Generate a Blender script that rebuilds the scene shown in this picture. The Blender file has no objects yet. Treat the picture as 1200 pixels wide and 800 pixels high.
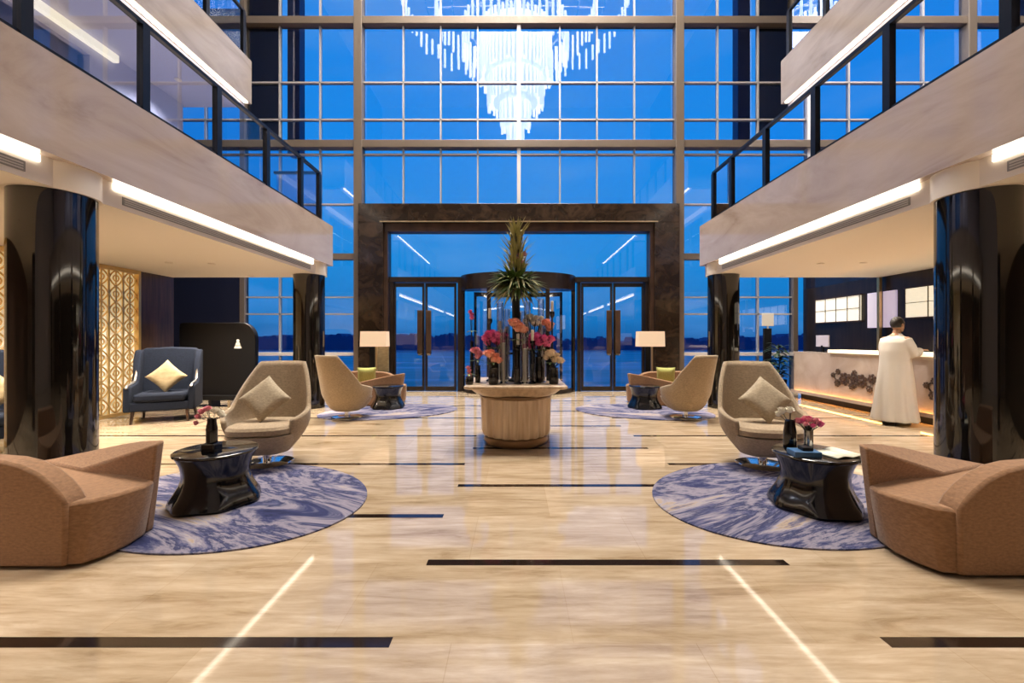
import bpy, bmesh, math, random
from mathutils import Vector, Matrix
C = bpy.context.scene.collection
SC = bpy.context.scene
R = math.radians
PI = math.pi
# ------------------------------------------------------------------ camera
cam = bpy.data.cameras.new('camera'); cam.lens = 15.0; cam.sensor_width = 36.0
cam.shift_x = -5/1200; cam.shift_y = -2/1200; cam.clip_end = 600
co = bpy.data.objects.new('camera', cam); C.objects.link(co)
co.location = (0, 0, 1.4); co.rotation_euler = (R(90), 0, 0)
SC.camera = co
# ------------------------------------------------------------------ exposure
SC.view_settings.view_transform = 'Standard'; SC.view_settings.look = 'None'
SC.view_settings.exposure = 0.0; SC.view_settings.gamma = 1.0
SC.view_settings.use_curve_mapping = False
SC.cycles.use_denoising = True
SC.cycles.max_bounces = 8; SC.cycles.diffuse_bounces = 4; SC.cycles.glossy_bounces = 4
SC.cycles.transparent_max_bounces = 16; SC.cycles.transmission_bounces = 6
SC.cycles.sample_clamp_indirect = 6.0
SC.cycles.caustics_reflective = False; SC.cycles.caustics_refractive = False
# ------------------------------------------------------------------ world: blue hour sky
W = bpy.data.worlds.new('dusk_sky'); SC.world = W; W.use_nodes = True
nt = W.node_tree; nt.nodes.clear()
def wn(t): return nt.nodes.new(t)
tc = wn('ShaderNodeTexCoord'); sep = wn('ShaderNodeSeparateXYZ'); nt.links.new(tc.outputs['Generated'], sep.inputs[0])
rp = wn('ShaderNodeValToRGB'); nt.links.new(sep.outputs['Z'], rp.inputs[0])
e = rp.color_ramp.elements
e[0].position = 0.0; e[0].color = (.012, .13, .40, 1)
e[1].position = 0.9; e[1].color = (.02, .25, .88, 1)
for p, c in ((.05, (.010, .21, .60, 1)), (.18, (.006, .28, .78, 1)), (.4, (.010, .285, .90, 1))):
    q = e.new(p); q.color = c
mp = wn('ShaderNodeMapping'); mp.inputs['Scale'].default_value = (2.0, 2.0, 7.0); nt.links.new(tc.outputs['Generated'], mp.inputs[0])
nz = wn('ShaderNodeTexNoise'); nz.inputs['Scale'].default_value = 1.6; nz.inputs['Detail'].default_value = 5; nt.links.new(mp.outputs[0], nz.inputs[0])
cr = wn('ShaderNodeValToRGB'); nt.links.new(nz.outputs['Fac'], cr.inputs[0])
cr.color_ramp.elements[0].position = .5; cr.color_ramp.elements[0].color = (0, 0, 0, 1)
cr.color_ramp.elements[1].position = .78; cr.color_ramp.elements[1].color = (.6, .6, .6, 1)
mx = wn('ShaderNodeMix'); mx.data_type = 'RGBA'; nt.links.new(cr.outputs[0], mx.inputs[0]); nt.links.new(rp.outputs[0], mx.inputs[6]); mx.inputs[7].default_value = (.12, .38, .86, 1)
bg = wn('ShaderNodeBackground'); bg.inputs[1].default_value = 1.0; nt.links.new(mx.outputs[2], bg.inputs[0])
wo = wn('ShaderNodeOutputWorld'); nt.links.new(bg.outputs[0], wo.inputs[0])
# ------------------------------------------------------------------ large light (added unseen fill high in the atrium)
def area(name, loc, sx, sy, power, col, rot=(0, 0, 0)):
    l = bpy.data.lights.new(name, 'AREA'); l.shape = 'RECTANGLE'; l.size = sx; l.size_y = sy; l.energy = power; l.color = col; l.spread = R(95)
    o = bpy.data.objects.new(name, l); C.objects.link(o); o.location = loc; o.rotation_euler = rot; o['kind'] = 'helper'
    return o
def spot(loc, power, col, ang=130, rad=.05):
    l = bpy.data.lights.new('downlight_lamp', 'SPOT'); l.energy = power; l.color = col; l.spot_size = R(ang); l.spot_blend = .9; l.shadow_soft_size = rad
    o = bpy.data.objects.new('downlight_lamp', l); C.objects.link(o); o.location = loc; o['kind'] = 'helper'
    return o
WARM = (1.0, .88, .74)
area('atrium_fill_light', (0, 8.4, 17.85), 9, 5.6, 3300, (1.0, .91, .78))
LED_L, CHAND_L = 7.0, 4.4
SPOT_W = 205
# ================================================================== helpers
MATS = {}
def principled(name, col, rough=.5, metal=0., spec=.5, coat=0., emit=None, es=0., trans=0., ior=1.5, sheen=0.):
    m = bpy.data.materials.new(name); m.use_nodes = True
    b = m.node_tree.nodes['Principled BSDF']
    b.inputs['Base Color'].default_value = (*col, 1); b.inputs['Roughness'].default_value = rough
    b.inputs['Metallic'].default_value = metal; b.inputs['Specular IOR Level'].default_value = spec
    b.inputs['Coat Weight'].default_value = coat; b.inputs['Coat Roughness'].default_value = .03
    b.inputs['Transmission Weight'].default_value = trans; b.inputs['IOR'].default_value = ior
    b.inputs['Sheen Weight'].default_value = sheen
    if emit: b.inputs['Emission Color'].default_value = (*emit, 1); b.inputs['Emission Strength'].default_value = es
    MATS[name] = m
    return m
def nodes(m): return m.node_tree.nodes, m.node_tree.links, m.node_tree.nodes['Principled BSDF']
def noise_col(m, stops, scale=(1, 1, 1), nscale=3, detail=5, dist=0., bump=0., rough=.5, coord='Object', rot=(0, 0, 0)):
    n, l, b = nodes(m)
    t = n.new('ShaderNodeTexCoord'); mp = n.new('ShaderNodeMapping'); mp.inputs['Scale'].default_value = scale; mp.inputs['Rotation'].default_value = rot
    l.new(t.outputs[coord], mp.inputs[0])
    z = n.new('ShaderNodeTexNoise'); z.inputs['Scale'].default_value = nscale; z.inputs['Detail'].default_value = detail
    z.inputs['Distortion'].default_value = dist; z.inputs['Roughness'].default_value = rough
    l.new(mp.outputs[0], z.inputs[0])
    r = n.new('ShaderNodeValToRGB'); l.new(z.outputs['Fac'], r.inputs[0])
    el = r.color_ramp.elements
    el[0].position, el[0].color = stops[0][0], (*stops[0][1], 1)
    el[1].position, el[1].color = stops[-1][0], (*stops[-1][1], 1)
    for p, c in stops[1:-1]: el.new(p).color = (*c, 1)
    l.new(r.outputs[0], b.inputs['Base Color'])
    if bump:
        bp = n.new('ShaderNodeBump'); bp.inputs['Strength'].default_value = bump; bp.inputs['Distance'].default_value = .01
        l.new(z.outputs['Fac'], bp.inputs['Height']); l.new(bp.outputs[0], b.inputs['Normal'])
    return r
def fabric(name, col, fine=220, rough=.9, sheen=.2):
    m = principled(name, col, rough, spec=.2, sheen=sheen)
    d = tuple(c*.8 for c in col); h = tuple(min(1, c*1.18) for c in col)
    noise_col(m, [(.3, d), (.7, h)], (1, 1, 2.2), fine/6, 4, bump=.25)
    return m
def glassmat(name, tint, refl, refl_add):
    m = bpy.data.materials.new(name); m.use_nodes = True; n = m.node_tree.nodes; l = m.node_tree.links; n.clear()
    t = n.new('ShaderNodeBsdfTransparent'); t.inputs[0].default_value = (*tint, 1)
    g = n.new('ShaderNodeBsdfGlossy'); g.inputs['Roughness'].default_value = 0.0; g.inputs[0].default_value = (*refl, 1)
    f = n.new('ShaderNodeFresnel'); f.inputs[0].default_value = 1.5
    a = n.new('ShaderNodeMath'); a.operation = 'ADD'; a.use_clamp = True; a.inputs[1].default_value = refl_add; l.new(f.outputs[0], a.inputs[0])
    mix = n.new('ShaderNodeMixShader'); l.new(a.outputs[0], mix.inputs[0]); l.new(t.outputs[0], mix.inputs[1]); l.new(g.outputs[0], mix.inputs[2])
    o = n.new('ShaderNodeOutputMaterial'); l.new(mix.outputs[0], o.inputs[0])
    MATS[name] = m
    return m
def emat(name, col, s):
    return principled(name, (.8, .8, .8), .6, emit=col, es=s)

# --- materials
m = principled('floor_marble', (.5, .4, .3), .05, spec=.6)
n, l, b = nodes(m)
t = n.new('ShaderNodeTexCoord'); mp = n.new('ShaderNodeMapping'); mp.inputs['Scale'].default_value = (.9, 4.2, 1); l.new(t.outputs['Object'], mp.inputs[0])
z = n.new('ShaderNodeTexNoise'); z.inputs['Scale'].default_value = 1.5; z.inputs['Detail'].default_value = 8; z.inputs['Roughness'].default_value = .62; z.inputs['Distortion'].default_value = .7; l.new(mp.outputs[0], z.inputs[0])
r = n.new('ShaderNodeValToRGB'); l.new(z.outputs['Fac'], r.inputs[0])
r.color_ramp.elements[0].position = .28; r.color_ramp.elements[0].color = (.30, .21, .125, 1)
r.color_ramp.elements[1].position = .75; r.color_ramp.elements[1].color = (.60, .50, .385, 1)
r.color_ramp.elements.new(.42).color = (.44, .345, .24, 1); r.color_ramp.elements.new(.55).color = (.50, .40, .29, 1)
mp2 = n.new('ShaderNodeMapping'); mp2.inputs['Location'].default_value = (.3, -.55, 0); l.new(t.outputs['Object'], mp2.inputs[0])
bk = n.new('ShaderNodeTexBrick'); bk.inputs['Scale'].default_value = 1; bk.inputs['Brick Width'].default_value = 1.13; bk.inputs['Row Height'].default_value = .71
bk.inputs['Mortar Size'].default_value = .0022; bk.inputs['Color1'].default_value = (1, 1, 1, 1); bk.inputs['Color2'].default_value = (.86, .84, .80, 1); bk.inputs['Mortar'].default_value = (.84, .80, .74, 1)
l.new(mp2.outputs[0], bk.inputs[0])
mu = n.new('ShaderNodeMix'); mu.data_type = 'RGBA'; mu.blend_type = 'MULTIPLY'; mu.inputs[0].default_value = 1
mp3 = n.new('ShaderNodeMapping'); mp3.inputs['Scale'].default_value = (1.3, 11, 1); l.new(t.outputs['Object'], mp3.inputs[0])
z3 = n.new('ShaderNodeTexNoise'); z3.inputs['Scale'].default_value = 1.6; z3.inputs['Detail'].default_value = 9; z3.inputs['Roughness'].default_value = .7; z3.inputs['Distortion'].default_value = .4; l.new(mp3.outputs[0], z3.inputs[0])
r3 = n.new('ShaderNodeValToRGB'); l.new(z3.outputs['Fac'], r3.inputs[0])
r3.color_ramp.elements[0].position = .36; r3.color_ramp.elements[0].color = (.80, .75, .68, 1); r3.color_ramp.elements[1].position = .60; r3.color_ramp.elements[1].color = (1.04, 1.03, 1.02, 1)
m3 = n.new('ShaderNodeMix'); m3.data_type = 'RGBA'; m3.blend_type = 'MULTIPLY'; m3.inputs[0].default_value = 1; l.new(r.outputs[0], m3.inputs[6]); l.new(r3.outputs[0], m3.inputs[7])
l.new(m3.outputs[2], mu.inputs[6]); l.new(bk.outputs[0], mu.inputs[7])
l.new(mu.outputs[2], b.inputs['Base Color'])

def marble(name, stops, rough, scale=(1, 1, 1), ns=1.2, spec=.5, dist=1.2):
    m = principled(name, stops[0][1], rough, spec=spec); noise_col(m, stops, scale, ns, 8, dist, rough=.6); return m
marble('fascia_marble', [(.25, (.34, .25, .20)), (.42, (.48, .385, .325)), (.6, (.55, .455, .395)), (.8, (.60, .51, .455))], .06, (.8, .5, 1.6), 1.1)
marble('fascia_marble_dimmed', [(.25, (.17, .125, .10)), (.42, (.25, .20, .17)), (.6, (.30, .25, .215)), (.8, (.33, .28, .25))], .15, (.8, .5, 1.6), 1.1)  # darker copy of the fascia marble, dimmer gallery light put into its colour
marble('black_marble', [(.3, (.004, .0035, .003)), (.62, (.010, .008, .006)), (.72, (.05, .034, .022)), (.78, (.012, .009, .007))], .06, (2, 2, .35), 2.0, spec=.8)
marble('brown_marble', [(.25, (.008, .005, .003)), (.5, (.022, .013, .008)), (.68, (.05, .03, .018)), (.8, (.013, .008, .005))], .16, (1, 1, 1.2), 2.5)
marble('desk_marble', [(.3, (.31, .24, .20)), (.7, (.43, .355, .305))], .2, (1, 1, 1), 1.5)
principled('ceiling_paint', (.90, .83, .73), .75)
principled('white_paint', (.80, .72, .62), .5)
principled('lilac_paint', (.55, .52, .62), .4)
principled('back_wall_paint', (.5, .42, .36), .5)
m = principled('reception_wood', (.02, .012, .008), .3); noise_col(m, [(.3, (.006, .004, .003)), (.7, (.026, .016, .011))], (1, 6, .5), 3, 6)
m = principled('dark_wood', (.05, .025, .015), .35); noise_col(m, [(.3, (.02, .01, .006)), (.7, (.075, .038, .022))], (1, 6, .5), 3, 6)
principled('dark_panel', (.012, .014, .03), .12)
principled('mullion_light', (.50, .47, .46), .35, metal=.3)
principled('mullion_heavy', (.16, .125, .095), .4, metal=.2)
principled('vent_grey', (.6, .57, .53), .6); principled('vent_dark', (.28, .27, .25), .6)
principled('sill_light', (.62, .6, .6), .4)
principled('spandrel_dark', (.018, .013, .010), .2)
principled('fin_blue', (.010, .05, .22), .5)
principled('black_metal', (.008, .008, .010), .3, metal=.4)
principled('door_frame', (.018, .011, .008), .25)
principled('chrome', (.85, .86, .88), .08, metal=1)
principled('steel', (.6, .58, .54), .25, metal=1)
principled('gold', (.75, .52, .22), .28, metal=.85)
principled('brass_line', (.55, .42, .26), .3, metal=.7)
m = principled('planter_bronze', (.6, .45, .3), .35, metal=.25); noise_col(m, [(.3, (.46, .32, .21)), (.7, (.72, .57, .42))], (6, 6, .5), 2.5, 3)
m = principled('planter_dark_bronze', (.24, .14, .07), .3, metal=.6)
principled('gloss_black', (.005, .005, .006), .13, spec=.6, coat=.2)
principled('matt_black', (.004, .004, .005), .5, spec=.25)
principled('inlay_dark', (.016, .009, .006), .08)
fabric('sofa_brown', (.27, .15, .082))
fabric('chair_beige', (.36, .275, .185))
fabric('pillow_beige', (.42, .345, .245))
fabric('wing_blue', (.010, .014, .026), sheen=0)
fabric('pillow_cream', (.36, .28, .16), 60, sheen=0)
fabric('pillow_lime', (.40, .40, .13))
principled('nailhead_silver', (.7, .68, .66), .25, metal=.9)
m = principled('rug_swirl', (.2, .2, .3), .95, spec=.1)
noise_col(m, [(.33, (0.018, 0.020, 0.050)), (.40, (0.035, 0.041, 0.110)), (.43, (0.110, 0.110, 0.176)), (.46, (0.250, 0.224, 0.275)), (.485, (0.170, 0.160, 0.220)), (.505, (0.030, 0.037, 0.094)), (.53, (0.081, 0.085, 0.165)), (.555, (0.190, 0.174, 0.230)), (.59, (0.310, 0.281, 0.319)), (.615, (0.360, 0.281, 0.209)), (.645, (0.131, 0.124, 0.186)), (.68, (0.026, 0.030, 0.076)), (.75, (0.170, 0.160, 0.220))], (.5, 1.7, 1), 1.15, 7, .8, rough=.66, bump=.15, rot=(0, 0, R(20)))
principled('leaf_green', (.10, .16, .035), .5)
principled('leaf_olive', (.30, .27, .09), .55)
principled('leaf_dark', (.012, .03, .012), .5)
principled('stem_dark', (.02, .018, .012), .5)
principled('rose_salmon', (.80, .36, .25), .6)
principled('rose_magenta', (.64, .10, .28), .6)
principled('rose_pink', (.72, .28, .34), .6)
principled('bloom_white', (.82, .78, .68), .6)
principled('bloom_cream', (.66, .52, .36), .6)
principled('paper', (.80, .80, .66), .7)
principled('book_blue', (.05, .14, .30), .4)
principled('robe_white', (.46, .43, .39), .85)
principled('skin', (.30, .16, .09), .55)
principled('hair', (.012, .008, .006), .6)
principled('shoe', (.015, .011, .009), .4)
principled('eye', (.05, .04, .035), .2)
principled('lamp_shade', (.78, .60, .44), .8, emit=(1, .74, .5), es=.35)
emat('led', (1.0, .90, .74), LED_L)
emat('lens_glow', (1.0, .85, .62), 12)
emat('desk_glow', (1.0, .45, .10), 16.0)
emat('ledge_glow', (1.0, .80, .48), 1.1)
emat('panel_glow', (1.0, .90, .64), .6)
emat('lattice_glow', (1.0, .68, .30), .55)
emat('screen_lilac', (.42, .36, .62), .55)
emat('chandelier_glow', (1.0, .95, .92), CHAND_L); emat('drum_glow', (.94, .93, 1.0), CHAND_L*.9)
m = principled('outdoor_paving', (.05, .07, .12), .3); noise_col(m, [(.38, (.02, .04, .10)), (.5, (.06, .10, .22)), (.62, (.16, .22, .42))], (.25, 1.2, 1), .5, 5)
principled('tree_dusk', (.02, .07, .20), .9)
glassmat('window_glass', (.93, .96, 1.0), (1, 1, 1), .07)
glassmat('rail_glass', (.62, .70, .82), (.9, .93, 1), .06)
glassmat('tube_glass', (.86, .89, .92), (1, 1, 1), .22)

class MB:
    def __init__(s): s.bm = bmesh.new()
    def add(s, vs, fs):
        v = [s.bm.verts.new(p) for p in vs]
        for f in fs:
            try: s.bm.faces.new([v[i] for i in f])
            except ValueError: pass
        return s
    def box(s, x0, x1, y0, y1, z0, z1):
        return s.add([(x0, y0, z0), (x1, y0, z0), (x1, y1, z0), (x0, y1, z0), (x0, y0, z1), (x1, y0, z1), (x1, y1, z1), (x0, y1, z1)],
                     [(0, 3, 2, 1), (4, 5, 6, 7), (0, 1, 5, 4), (1, 2, 6, 5), (2, 3, 7, 6), (3, 0, 4, 7)])
    def loft(s, rings, cap=True, closed=True):
        n = len(rings[0]); vs = [p for r in rings for p in r]; fs = []
        for k in range(len(rings)-1):
            for i in range(n if closed else n-1):
                j = (i+1) % n
                fs.append((k*n+i, k*n+j, (k+1)*n+j, (k+1)*n+i))
        if cap: fs.append(tuple(range(n))[::-1]); fs.append(tuple((len(rings)-1)*n+i for i in range(n)))
        return s.add(vs, fs)
    def lathe(s, prof, n=32, cx=0, cy=0, cap=True):
        return s.loft([[(cx+r*math.cos(2*PI*i/n), cy+r*math.sin(2*PI*i/n), z) for i in range(n)] for r, z in prof], cap)
    def tube(s, pts, rad, n=8):
        pts = [Vector(p) for p in pts]
        if not isinstance(rad, (list, tuple)): rad = [rad]*len(pts)
        rings = []
        for i, p in enumerate(pts):
            d = (pts[min(i+1, len(pts)-1)]-pts[max(i-1, 0)]).normalized()
            a = d.orthogonal().normalized() if i == 0 else (a-d*a.dot(d)).normalized()
            bb = d.cross(a)
            rings.append([tuple(p+(a*math.cos(2*PI*k/n)+bb*math.sin(2*PI*k/n))*rad[i]) for k in range(n)])
        return s.loft(rings)
    def ball(s, c, r, nu=12, nv=8):
        if not isinstance(r, (list, tuple)): r = (r, r, r)
        rings = []
        for k in range(1, nv):
            a = PI*k/nv
            rings.append([(c[0]+r[0]*math.sin(a)*math.cos(2*PI*i/nu), c[1]+r[1]*math.sin(a)*math.sin(2*PI*i/nu), c[2]-r[2]*math.cos(a)) for i in range(nu)])
        return s.loft(rings)
    def prism(s, pts, axis, a, b):     # polygon in the plane across axis, extruded a..b
        def P(u, v, w): return {'x': (w, u, v), 'y': (u, w, v), 'z': (u, v, w)}[axis]
        return s.loft([[P(u, v, a) for u, v in pts], [P(u, v, b) for u, v in pts]])
    def xf(s, mat): bmesh.ops.transform(s.bm, matrix=mat, verts=s.bm.verts); return s
    def build(s, name, mat, parent=None, smooth=True, bevel=0., sub=0, loc=None, rot=None, solid=0., remesh=0.):
        bmesh.ops.recalc_face_normals(s.bm, faces=s.bm.faces)
        me = bpy.data.meshes.new(name); s.bm.to_mesh(me); s.bm.free()
        me.materials.append(MATS[mat] if isinstance(mat, str) else mat)
        if smooth:
            me.polygons.foreach_set('use_smooth', [True]*len(me.polygons))
            if not sub and not remesh: me.set_sharp_from_angle(angle=R(38))
        o = bpy.data.objects.new(name, me); C.objects.link(o)
        if parent: o.parent = parent
        if loc: o.location = loc
        if rot: o.rotation_euler = rot
        if solid: q = o.modifiers.new('s', 'SOLIDIFY'); q.thickness = solid; q.offset = 0
        if remesh:
            q = o.modifiers.new('r', 'REMESH'); q.mode = 'VOXEL'; q.voxel_size = remesh; q.use_smooth_shade = True
            q = o.modifiers.new('sm', 'SMOOTH'); q.iterations = 4; q.factor = .5
        if bevel: q = o.modifiers.new('b', 'BEVEL'); q.width = bevel; q.segments = 2; q.limit_method = 'ANGLE'; q.angle_limit = R(40)
        if sub: q = o.modifiers.new('d', 'SUBSURF'); q.levels = sub; q.render_levels = sub
        return o
def tag(o, label=None, cat=None, group=None, kind=None):
    if label: o['label'] = label
    if cat: o['category'] = cat
    if group: o['group'] = group
    if kind: o['kind'] = kind
    return o
def thing(name, label, cat, loc=(0, 0, 0), rz=0., group=None):
    o = bpy.data.objects.new(name, None); C.objects.link(o); o.location = loc; o.rotation_euler = (0, 0, rz)
    return tag(o, label, cat, group)
def struct(name, mb, mat, parent=None, **k):
    o = mb.build(name, mat, parent, **k)
    if not parent: o['kind'] = 'structure'
    return o
def dup(root, loc, rz, label=None, group=None):
    r_ = root.copy(); C.objects.link(r_); r_.location = loc; r_.rotation_euler = (0, 0, rz)
    if label: r_['label'] = label
    if group: r_['group'] = group
    for ch in list(root.children):
        c = ch.copy(); C.objects.link(c); c.parent = r_
        for g in ch.children:
            d = g.copy(); C.objects.link(d); d.parent = c
    return r_
# ================================================================== SETTING
YW, XC = 11.67, .07                      # glass wall, its centre line
FX, SY = 3.95, 9.19                      # fascia plane, end of the mezzanines
ZT = 18.0
struct('floor', MB().box(-9.8, 9.8, -7.2, 11.75, -.12, 0), 'floor_marble')
for k in range(13):
    y = 1.975+.708*k
    segs = [(-7.3, -.58), (1.71, 6.2)] if k % 2 == 0 else [(-.56, 1.70)]
    for a, c in segs:
        struct('floor_inlay', MB().box(a, c, y-.034, y+.034, -.02, .0012), 'inlay_dark')
struct('ceiling', MB().box(-9.8, 9.8, -7.2, 11.8, ZT, ZT+.1), 'ceiling_paint')
struct('wall_back', MB().box(-9.8, 9.8, -7.3, -7.2, 0, ZT), 'back_wall_paint')
WLX, WRX = -7.4, 7.8
for s, nm, wx in ((-1, 'left', WLX), (1, 'right', WRX)):
    ax = abs(wx)
    def bx(x0, x1, y0, y1, z0, z1):
        return MB().box(min(s*x0, s*x1), max(s*x0, s*x1), y0, y1, z0, z1)
    struct('wall_'+nm, bx(ax, ax+.2, -7.2, 8.3 if s < 0 else 11.6, 0, 2.76), 'dark_wood' if s < 0 else 'reception_wood')
    if s > 0: struct('wall_high_right', bx(ax, ax+.2, SY, 11.6, 2.76, 4.2), 'dark_panel')
    if s < 0: struct('wall_panelling', bx(ax-.02, ax+.2, 8.3, SY, 0, 2.76), 'dark_wood')
    ow = MB()
    for y0_, y1_, z0_, z1_ in ((-7.2, 3.0, 0, ZT), (8.6, 11.75, 0, ZT), (3.0, 8.6, 0, 3.9), (3.0, 8.6, 6.3, ZT)): ow.box(min(s*9.6, s*9.8), max(s*9.6, s*9.8), y0_, y1_, z0_, z1_)
    struct('wall_outer_'+nm, ow, 'dark_panel', smooth=False)
    struct('wall_return_'+nm, bx(ax, 9.6, SY-.1, SY, 0, ZT) if s < 0 else bx(ax, 9.6, SY-.1, SY, 2.7, ZT), 'lilac_paint')
    # mezzanine: polished fascia slab, dropped ceiling under it
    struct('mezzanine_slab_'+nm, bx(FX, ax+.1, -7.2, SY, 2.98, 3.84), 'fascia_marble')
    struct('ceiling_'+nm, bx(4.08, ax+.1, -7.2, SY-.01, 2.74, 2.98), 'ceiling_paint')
    struct('trim_cove_'+nm, bx(4.066, 4.08, -7.2, SY-.01, 2.74, 2.98), 'white_paint')
    # upper level: set-back fascia, its ceiling, side wall and window band
    struct('gallery_slab_'+nm, bx(5.7, 9.6, -7.2, SY, 6.47, 7.39), 'fascia_marble_dimmed')
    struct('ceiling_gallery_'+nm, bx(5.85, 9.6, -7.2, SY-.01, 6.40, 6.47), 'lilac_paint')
    gw = MB()
    def gb(y0, y1, z0, z1): gw.box(min(s*7.1, s*7.3), max(s*7.1, s*7.3), y0, y1, z0, z1)
    gb(-7.2, 4.4, 3.84, 6.4); gb(7.1, SY-.1, 3.84, 6.4); gb(4.4, 7.1, 6.14, 6.4); gb(4.4, 7.1, 3.84, 4.1)
    struct('wall_gallery_'+nm, gw, 'lilac_paint', smooth=False)
# upper outer windows of the gallery (the blue band in the side wall)
def window(n, x0, x1, z0, z1, vs, hs, y=YW, fr='mullion_light', w=.04, axis='y', lab=None):
    """one glazed bay: glass panes + frame of mullions"""
    g = MB()
    if axis == 'y': g.add([(x0, y, z0), (x1, y, z0), (x1, y, z1), (x0, y, z1)], [(0, 1, 2, 3)])
    else: g.add([(y, x0, z0), (y, x1, z0), (y, x1, z1), (y, x0, z1)], [(0, 1, 2, 3)])
    o = g.build('window_%d' % n, 'window_glass', smooth=False); o['kind'] = 'structure'
    f = MB(); d = .05
    def bar(a, b_, c, e_):
        if axis == 'y': f.box(a, b_, y-d, y+d, c, e_)
        else: f.box(y-d, y+d, a, b_, c, e_)
    for v in vs: bar(v-w/2, v+w/2, z0, z1)
    for h in hs: bar(x0, x1, h-w/2, h+w/2)
    if vs or hs: f.build('window_frame', fr, o, smooth=False)
    return o
xs = [XC+q for q in (-9.6, -8.55, -7.5, -6.52, -5.42, -4.34, -3.15, -2.13, -1.12, 0, 1.12, 2.13, 3.15, 4.34, 5.42, 6.52, 7.5, 8.55, 9.5)]
tiers = [(0, 3.64, [1.03, 2.1, 2.56]), (3.64, 6.70, [5.09, 6.45]), (6.70, 10.04, [7.40, 8.41]), (10.04, 13.2, [11.1, 12.15]), (13.2, ZT, [14.3, 15.6, 16.8])]
bays = [(xs[0], xs[2], [xs[1]]), (xs[2], xs[5], xs[3:5]), (xs[5], xs[9], xs[6:9]), (xs[9], xs[13], xs[10:13]), (xs[13], xs[16], xs[14:16]), (xs[16], xs[18], [xs[17]])]
k = 0
for bi, (a, c, vs) in enumerate(bays):
    for ti, (z0, z1, hs) in enumerate(tiers):
        if bi in (2, 3):
            if ti == 0: continue
            if ti == 1: z0 = 5.03; hs = [6.45]
        if bi == 5 and ti == 0: continue
        k += 1
        window(k, a, c, z0, z1, vs, hs)
NWIN = k
# heavy posts and transoms of the glass wall
for x in (xs[5], xs[13]):
    struct('mullion_post', MB().box(x-.11, x+.11, YW-.2, YW+.08, 0, ZT), 'mullion_heavy', bevel=.01)
for x in (xs[2], xs[16]):
    struct('mullion_post', MB().box(x-.06, x+.06, YW-.12, YW+.08, 0, ZT), 'mullion_heavy')
struct('mullion_post', MB().box(xs[9]-.05, xs[9]+.05, YW-.10, YW+.06, 5.03, ZT), 'sill_light')
for z in (6.70, 10.04, 13.2):
    struct('transom_beam', MB().box(-9.6, 9.6, YW-.16, YW+.08, z-.10, z+.10), 'mullion_heavy', bevel=.01)
for a, c in ((xs[0], xs[5]), (xs[13], xs[18])):
    struct('transom_beam', MB().box(a, c, YW-.12, YW+.08, 3.58, 3.74), 'mullion_heavy')
    struct('window_sill', MB().box(a, c, YW-.12, YW+.02, .97, 1.06), 'sill_light')
for a, c in ((xs[2], xs[3]), (xs[15], xs[16])):
    struct('spandrel_panel', MB().box(a+.05, c-.03, YW+.06, YW+.12, 6.8, ZT), 'spandrel_dark')
for a in (xs[3]+.03, xs[15]-.37):
    struct('outer_fin', MB().box(a, a+.34, YW+.3, YW+.6, 6.6, ZT), 'fin_blue')
# dark lacquered back wall piece at the left of the side window
struct('wall_niche', MB().box(-9.6, XC-7.5, YW-.10, YW-.04, 0, 3.6), 'dark_panel')
# gallery side windows
window(NWIN+1, 4.4, 7.1, 4.1, 6.14, [5.75], [], y=-7.2, axis='x')
window(NWIN+2, 4.4, 7.1, 4.1, 6.14, [5.75], [], y=7.2, axis='x')
# portal
def frame(x0, x1, z1, wid, y0, y1, top=None):
    top = top or wid
    return MB().box(x0, x0+wid, y0, y1, 0, z1-top).box(x1-wid, x1, y0, y1, 0, z1-top).box(x0, x1, y0, y1, z1-top, z1)
struct('portal_frame', frame(XC-4.28, XC+4.28, 5.03, .66, YW-.32, YW+.1, .50), 'brown_marble', bevel=.01)
struct('portal_reveal', frame(XC-3.62, XC+3.62, 4.53, .10, YW-.22, YW+.1, .22), 'dark_wood')
struct('trim_portal_line', MB().box(XC-3.7, XC+3.7, YW-.335, YW-.32, 4.53, 4.56), 'brass_line')
window(NWIN+3, XC-3.52, XC+3.52, 3.10, 4.31, [], [])
struct('transom_beam', MB().box(XC-3.52, XC+3.52, YW-.14, YW+.1, 2.96, 3.10), 'door_frame')
for x in (XC-1.66, XC+1.58, XC-3.50, XC+3.42):
    struct('door_post', MB().box(x, x+.10, YW-.12, YW+.1, 0, 2.96), 'door_frame')
# double doors
nd = 0
for s in (-1, 1):
    for q in (0, 1):
        nd += 1
        xa = XC+s*1.70 if q == 0 else XC+s*2.57
        xb = XC+s*2.55 if q == 0 else XC+s*3.41
        x0, x1 = min(xa, xb), max(xa, xb)
        d = MB().box(x0, x0+.06, YW-.06, YW, 0.01, 2.94).box(x1-.06, x1, YW-.06, YW, .01, 2.94).box(x0+.06, x1-.06, YW-.06, YW, 2.84, 2.94).box(x0+.06, x1-.06, YW-.06, YW, .01, .13)
        do = struct('door_%d' % nd, d, 'door_frame')
        MB().add([(x0+.06, YW-.03, .13), (x1-.06, YW-.03, .13), (x1-.06, YW-.03, 2.84), (x0+.06, YW-.03, 2.84)], [(0, 1, 2, 3)]).build('pane', 'window_glass', do, smooth=False)
        hx = x1-.10 if (q == 0) == (s < 0) and False else (xb-s*.11 if q == 0 else xa+s*.11)
        MB().box(hx-.07, hx+.07, YW-.14, YW-.10, 1.02, 2.2).build('door_handle', 'dark_wood', do, bevel=.01)
        MB().box(hx-.05, hx+.05, YW-.12, YW-.05, .98, 1.02).box(hx-.03, hx+.03, YW-.12, YW-.05, 2.1, 2.14).build('handle_bracket', 'steel', do)
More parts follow.
